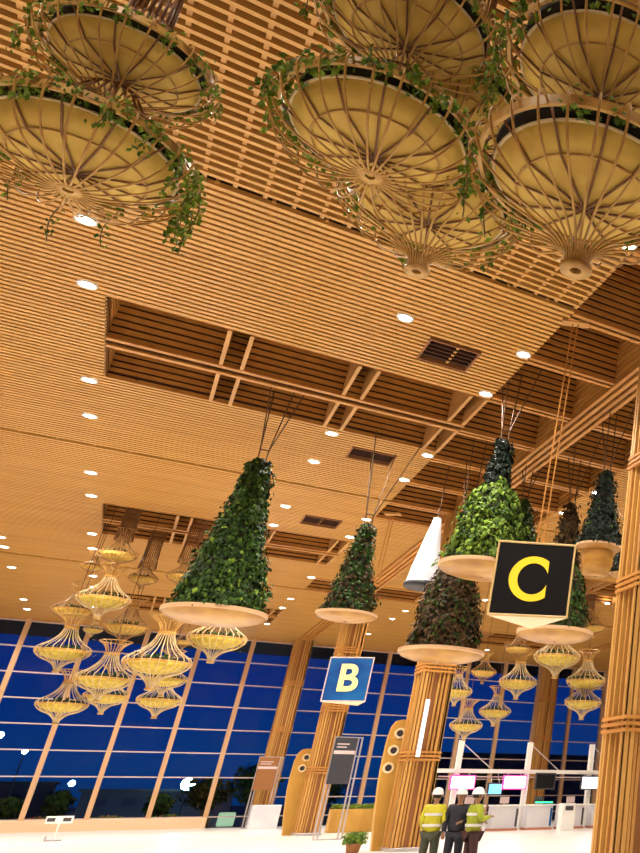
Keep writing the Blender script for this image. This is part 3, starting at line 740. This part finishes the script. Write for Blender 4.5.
screen(15.15,IY,2.14,1.2,.58,M['scrp'],'pink-white lit screen with magenta border above the workers','scrm')
screen(18.0,IY,2.14,1.2,.60,M['scrp'],'pink-white lit screen with magenta border left of the dark one','scrm')
screen(19.75,IY,2.14,1.05,.74,M['black'],'dark switched-off screen between the lit ones')
screen(22.55,IY,2.12,1.1,.62,M['scrw'],'white lit screen nearest the right-edge column')
screen(17.05,IY+.3,1.85,.7,.5,M['scrc'],'small cyan screen under the beam between the two pink ones')
for i,x in enumerate((15.7,17.6,19.55,21.45,23.4)):
    e=empty('check_in_desk',(x,IY,0),'white check-in desk, '+['leftmost of the row, behind the workers','second from the left in the row','below the dark screen','right of the one under the dark screen','nearest the right-edge column'][i],'desk','row of white check-in desks')
    m=MB(); m.bbox(-.72,.72,-.35,.4,.12,1.22,.03); m.build('body',M['desk'],e)
    m=MB(); m.bbox(-.76,.76,-.42,.45,1.22,1.30,.02); m.build('worktop',M['trim'],e)
    m=MB(); m.box(-.76,.76,-.36,.4,0,.12); m.build('kick_plate',M['redb'],e)
    m=MB(); m.bbox(-.25,.25,.1,.15,1.36,1.70,.01); m.tube([(0,.13,1.3),(0,.13,1.4)],.03,6); m.build('monitor',M['rail'] if i!=2 else M['darkg'],e)
    m=MB(); m.box(.56,.68,-.37,-.352,.2,1.1); m.build('side_stripe',M['darkg'] if i%2 else M['blue'],e)
m=MB(); m.bbox(19.2,20.2,IY-.36,IY-.28,1.36,1.44,.01); tag(m.build('light_bar',M['green']),'thin green glowing bar on the desk below the dark screen','light')
e=empty('self_service_kiosk',(20.1,47.3,0),'white self-service kiosk standing in front of the check-in desks','kiosk')
m=MB(); m.bbox(-.38,.38,-.3,.3,0,1.35,.05); m.build('body',M['trim'],e)
m=MB(); m.box(-.22,.22,-.33,-.30,1.0,1.22); m.build('screen',M['darkg'],e)

# ------------------------------------------------------------------ outside
m=MB(); m.box(-200,250,WY+.4,400,-.4,-.05); struct('ground',m,mat('night_ground',(.02,.03,.03),.8))
m=MB(); m.box(X0,X1,WY+.35,80,12.2,12.5); struct('canopy',m,mat('dark_soffit',(.05,.02,.015),.7))
e=None
rr=random.Random(21)
m=MB()
for i in range(5200):
    xx=rr.uniform(-16,6.0); add_leaf(m,(xx,WY+rr.uniform(.6,1.3),rr.uniform(.1,.78)+.1*math.sin(xx*2.1)),(0,-1,.6),.22,rr,0 if rr.random()<.6 else 1)
o=m.build('flower_hedge',[M['vine'],mat('orange_blossom',(.55,.16,.03),.6)]); tag(o,'low hedge with orange flowers along the foot of the glass wall outside','hedge',kind='stuff')
def tree(x,y,hh,rad,label,n=900):
    e=empty('tree',(x,y,-.05),label,'tree','dark trees outside the glass wall')
    m=MB(); m.tube([(0,0,0),(.05,0,hh*.4),(0,.1,hh*.75)],[.10,.08,.04],7); m.build('trunk',M['stem'],e)
    m=MB(); r2=random.Random(int(x*7+100))
    for i in range(n):
        a=r2.uniform(0,6.28); u=r2.uniform(-1,1); q=r2.random()**.33; lump=1+.25*math.sin(3*a+5*u)
        add_leaf(m,(rad*q*lump*math.cos(a)*math.sqrt(1-u*u),rad*q*lump*math.sin(a)*math.sqrt(1-u*u),hh*.68+u*q*hh*.34),(math.cos(a),math.sin(a),u),.32,r2)
    m.build('crown',M['leafg'],e)
for t in ((-4.3,77,2.0,.8,'dark tree outside the second glass bay from the left'),(-2.0,78,2.4,.7,'small tree outside behind the white stand'),(3.2,74.5,2.2,.7,'dark shrub outside at the foot of the third mullion from the left'),(6.1,80,3.4,1.5,'dark leafy tree under the bright street lamp outside'),(8.6,77,4.2,1.6,'tallest dark tree outside, left of the column by the glass'),(13.6,80,3.8,1.8,'dark tree outside between the B sign column and the central column'),(20.5,82,4.2,2.0,'dark tree outside behind the white portal frame'),(27,82,4.4,2.2,'dark tree outside right of the distant column'),(-8,84,3,1.4,'dark tree outside at the far left bay')):
    tree(*t)
def bld(x,y,wd,hh,label):
    e=empty('distant_building',(x,y,-.05),label,'building','dark buildings across the forecourt')
    m=MB(); m.box(-wd/2,wd/2,0,6,0,hh); m.build('wall',mat('night_facade',(.05,.06,.09),.8),e)
    m=MB(); m.box(-wd/2-.3,wd/2+.3,-.3,6.3,hh,hh+.25); m.build('roof',M['charc'],e)
    for k in range(int(wd//2.5)):
        m=MB(); m.box(-wd/2+1+k*2.5,-wd/2+2.2+k*2.5,-.05,-.01,hh*.45,hh*.75); m.build('window',M['glass'],e)
bld(5,118,13,2.6,'low dark building outside beyond the third and fourth glass bays')
bld(-15,125,22,3.4,'long low dark building outside at the left')
bld(42,120,26,7,'tall dark building outside behind the check-in desks')
def street(x,y,z,label,r=.3,pw=0):
    e=empty('street_lamp',(x,y,-.05),label,'street lamp','street lamps outside')
    m=MB(); m.tube([(0,0,0),(0,0,z-.25)],[.09,.05],8); m.build('pole',M['charc'],e)
    m=MB(); m.lathe([(.01,-r),(r*.7,-r*.7),(r,0),(r*.7,r*.7),(.01,r)],16,(0,0,z)); m.build('globe',M['street'],e,True)
street(6.6,110,3.2,'brightest street lamp outside, below the fourth glass bay',.6)
street(-2.33,110,3.25,'street lamp outside above the white stand',.26)
street(-6.44,110,5.95,'street lamp outside in the second bay from the left',.22)
street(-8.54,110,7.3,'street lamp outside at the left edge of the photo',.28)
m=MB(); m.bbox(-.5,.5,0,.6,0,.9,.1); o=m.build('lit_bollard',glow('bollard_glow',(.6,.9,.5),.5),loc=(7.4,76.5,-.05)); tag(o,'pale lit box outside beside the tallest dark tree','bollard light')

# ------------------------------------------------------------------ people
def skin_obj(name,joints,edges,radii,material,parent,roots=(0,),sub=1):
    me=bpy.data.meshes.new(name); me.from_pydata(joints,edges,[]); me.materials.append(material)
    o=link(name,me,parent); lay=me.skin_vertices
    if not lay:
        bpy.context.view_layer.objects.active=o
        mod=o.modifiers.new('Skin','SKIN')
    else: mod=o.modifiers.new('Skin','SKIN')
    sv=me.skin_vertices[0].data if me.skin_vertices else None
    if sv:
        for i,r in enumerate(radii):
            sv[i].radius=(r,r) if not isinstance(r,tuple) else r; sv[i].use_root=(i in roots)
    mod.use_smooth_shade=True
    s=o.modifiers.new('Sub','SUBSURF'); s.levels=sub; s.render_levels=sub
    return o
SK=mat('skin_tone',(.33,.17,.09),.55); HAIR=mat('dark_hair',(.01,.008,.006),.6)
def person(x,y,rz,label,top,trou,helmet,sc=1.0,vest=None,pose=0):
    e=empty('person',(x,y,0),label,'person',None,rz); e.scale=(sc,sc,sc)
    # faces -Y ; x to its left
    aL=[(.19,0,1.42),(.25,.02,1.15),(.22,-.14,.95)] if pose==0 else [(.19,0,1.42),(.30,.0,1.16),(.12,-.22,1.12)]
    aR=[(-.19,0,1.42),(-.27,.04,1.15),(-.25,-.06,.90)] if pose!=2 else [(-.19,0,1.42),(-.30,-.02,1.17),(-.16,-.28,1.22)]
    J=[(0,0,.95),(0,0,1.15),(0,.01,1.36),(0,0,1.50),(0,-.01,1.60),(0,-.015,1.68)]
    Ed=[(0,1),(1,2),(2,3),(3,4),(4,5)]; Rd=[.10,.10,.105,.052,.060,.06]
    hands=[]
    for arm,s in ((aL,1),(aR,-1)):
        b0=len(J); J+=[arm[0],arm[1],arm[2]]; Ed+=[(2,b0),(b0,b0+1),(b0+1,b0+2)]; Rd+=[.055,.042,.028]
        d=Vector(arm[2])-Vector(arm[1]); d.normalize(); p=Vector(arm[2])+d*.07; J.append(tuple(p)); Ed.append((b0+2,b0+3)); Rd.append((.036,.020)); hands.append((p,d,s))
    for s in (1,-1):
        st=.10 if s>0 else -.08
        b0=len(J); J+=[(s*.10,0,.88),(s*.11,-.02+st*.3,.48),(s*.12,.02+st*.6,.09),(s*.13,-.10+st*.6,.04)]; Ed+=[(0,b0),(b0,b0+1),(b0+1,b0+2),(b0+2,b0+3)]; Rd+=[.085,.058,.042,.038]
    skin_obj('body',J,Ed,Rd,SK,e)
    # fingers, nose, ears
    f=MB()
    for (p,d,s) in hands:
        side=d.cross(Vector((0,0,1))); 
        if side.length<.2: side=Vector((0,1,0))
        side.normalize(); nn=side.cross(d)
        for k in range(4):
            q=p+side*(k-1.5)*.019; L_=[.07,.08,.075,.058][k]
            f.tube([tuple(q-d*.01),tuple(q+d*L_*.5),tuple(q+d*L_*.85-nn*.018),tuple(q+d*L_-nn*.035)],[.0095,.009,.0085,.006],6)
        q=p-d*.035+side*.03*s; f.tube([tuple(q),tuple(q+side*.025*s+d*.03),tuple(q+side*.022*s+d*.06-nn*.01)],[.011,.010,.007],6)
    f.build('fingers',SK,e,True)
    h=MB(); h.lathe([(.01,-.125),(.045,-.12),(.068,-.085),(.082,-.03),(.088,.03),(.085,.07),(.06,.11),(.01,.125)],20,(0,-.01,1.665),sy=1.15)
    h.tube([(0,-.105,1.69),(0,-.135,1.655),(0,-.11,1.645)],[.008,.014,.010],6)
    for s in (-1,1): h.lathe([(.005,-.03),(.016,-.01),(.018,.015),(.006,.03)],8,(s*.088,0,1.665))
    hd=h.build('head',SK,e,True)
    m=MB()
    for s in (-1,1): m.lathe([(.001,-.007),(.010,0),(.001,.007)],8,(s*.033,-.104,1.69))
    m.build('eyes',HAIR,hd)
    m=MB(); m.tube([(-.026,-.102,1.612),(0,-.112,1.610),(.026,-.102,1.612)],.005,5); m.build('mouth',mat('lips',(.25,.07,.06),.5),hd)
    m=MB(); m.lathe([(.088,-.05),(.094,.0),(.092,.06),(.06,.115),(.01,.13)],20,(0,.012,1.675),sy=1.15); m.build('hair',HAIR,hd,True)
    if helmet:
        m=MB(); m.lathe([(.13,.0),(.125,.02),(.118,.05),(.10,.11),(.06,.145),(.01,.158)],24,(0,.0,1.70),sy=1.15); m.prism([(-.09,-.13),(-.06,-.19),(.06,-.19),(.09,-.13)],1.70,1.715,'z'); m.build('helmet',helmet,e,True)
    # jacket with sleeves
    J2=[(0,0,.86),(0,0,1.02),(0,0,1.2),(0,.01,1.38),(0,.0,1.47)]; E2=[(0,1),(1,2),(2,3),(3,4)]; R2=[(.225,.18),(.215,.175),(.22,.175),(.21,.16),(.09,.09)]
    for arm in (aL,aR):
        b0=len(J2); J2+=list(arm); E2+=[(3,b0),(b0,b0+1),(b0+1,b0+2)]; R2+=[.092,.074,.055]
    skin_obj('jacket',J2,E2,R2,top,e)
    J3=[(0,0,.93)];E3=[];R3=[(.19,.15)]
    for s in (1,-1):
        st=.10 if s>0 else -.08
        b0=len(J3); J3+=[(s*.10,0,.84),(s*.11,-.02+st*.3,.48),(s*.12,.02+st*.6,.09)]; E3+=[(0,b0),(b0,b0+1),(b0+1,b0+2)]; R3+=[.125,.095,.075]
    skin_obj('trousers',J3,E3,R3,trou,e)
    for s in (1,-1):
        st=.10 if s>0 else -.08; y0=st*.6
        m=MB(); m.lathe([(.01,0),(.95,0),(1.0,.2),(.85,.55),(.4,.8),(.01,.85)],16,(s*.125,y0-.04,0)); 
        m.v=[((v[0]-s*.125)*.052+s*.125,(v[1]-(y0-.04))*.14+y0-.04,v[2]*.10) for v in m.v]; m.build('shoe',M['darkg'],e,True)
    if vest:
        for z in (1.05,1.28):
            m=MB(); m.lathe([(.222,-.03),(.225,0),(.222,.03)],24,(0,0,z),sy=.82); m.build('reflective_band',vest,e)
hv=noisy('hi_vis_yellow',(.62,.58,.03),(.50,.46,.02),(8,8,8),.6); hv2=noisy('hi_vis_green',(.38,.44,.03),(.3,.36,.02),(8,8,8),.6)
navy=mat('navy_cloth',(.012,.012,.025),.7); maroon=mat('maroon_cloth',(.045,.012,.012),.7); khaki=mat('olive_trousers',(.05,.055,.03),.7)
refl=mat('reflective_silver',(.7,.7,.68),.3); wht=mat('white_helmet',(.82,.82,.85),.35)
person(6.20,22.2,math.radians(150),'worker in a yellow hi-vis jacket and white helmet, leftmost of the three',hv,khaki,wht,1.0,refl,0)
person(6.66,21.9,math.radians(-25),'worker in dark navy jacket and white helmet, middle of the three',navy,navy,wht,1.0,None,1)
person(6.90,21.45,math.radians(95),'worker in a green hi-vis top and dark maroon trousers, rightmost of the three',hv2,maroon,wht,1.0,refl,2)

# ------------------------------------------------------------------ camera
f_px,pi_,ro,ya,cx=814.2367,.4263461,-.0074715,.6856678,826.428
F=Vector((math.sin(ya)*math.cos(pi_),math.cos(ya)*math.cos(pi_),math.sin(pi_)))
Rt=Vector((math.cos(ya),-math.sin(ya),0)); U=Rt.cross(F)
R2=Rt*math.cos(ro)+U*math.sin(ro); U2=-Rt*math.sin(ro)+U*math.cos(ro)
cam=bpy.data.cameras.new('camera'); co=bpy.data.objects.new('camera',cam); COL.objects.link(co)
mw=Matrix((( R2.x,U2.x,-F.x,0),(R2.y,U2.y,-F.y,0),(R2.z,U2.z,-F.z,1.6),(0,0,0,1))); co.matrix_world=mw
cam.sensor_fit='VERTICAL'; cam.sensor_height=24; cam.lens=f_px/853*24
cam.shift_x=(320-cx)/853; cam.shift_y=0; cam.clip_end=1000; cam.clip_start=.05
S.camera=co
S.view_settings.view_transform='Standard'; S.view_settings.look='None'; S.view_settings.gamma=1; S.view_settings.use_curve_mapping=False
S.view_settings.exposure=0.12
S.cycles.use_denoising=True; S.cycles.max_bounces=6; S.cycles.diffuse_bounces=4; S.cycles.transparent_max_bounces=12; S.cycles.sample_clamp_indirect=8
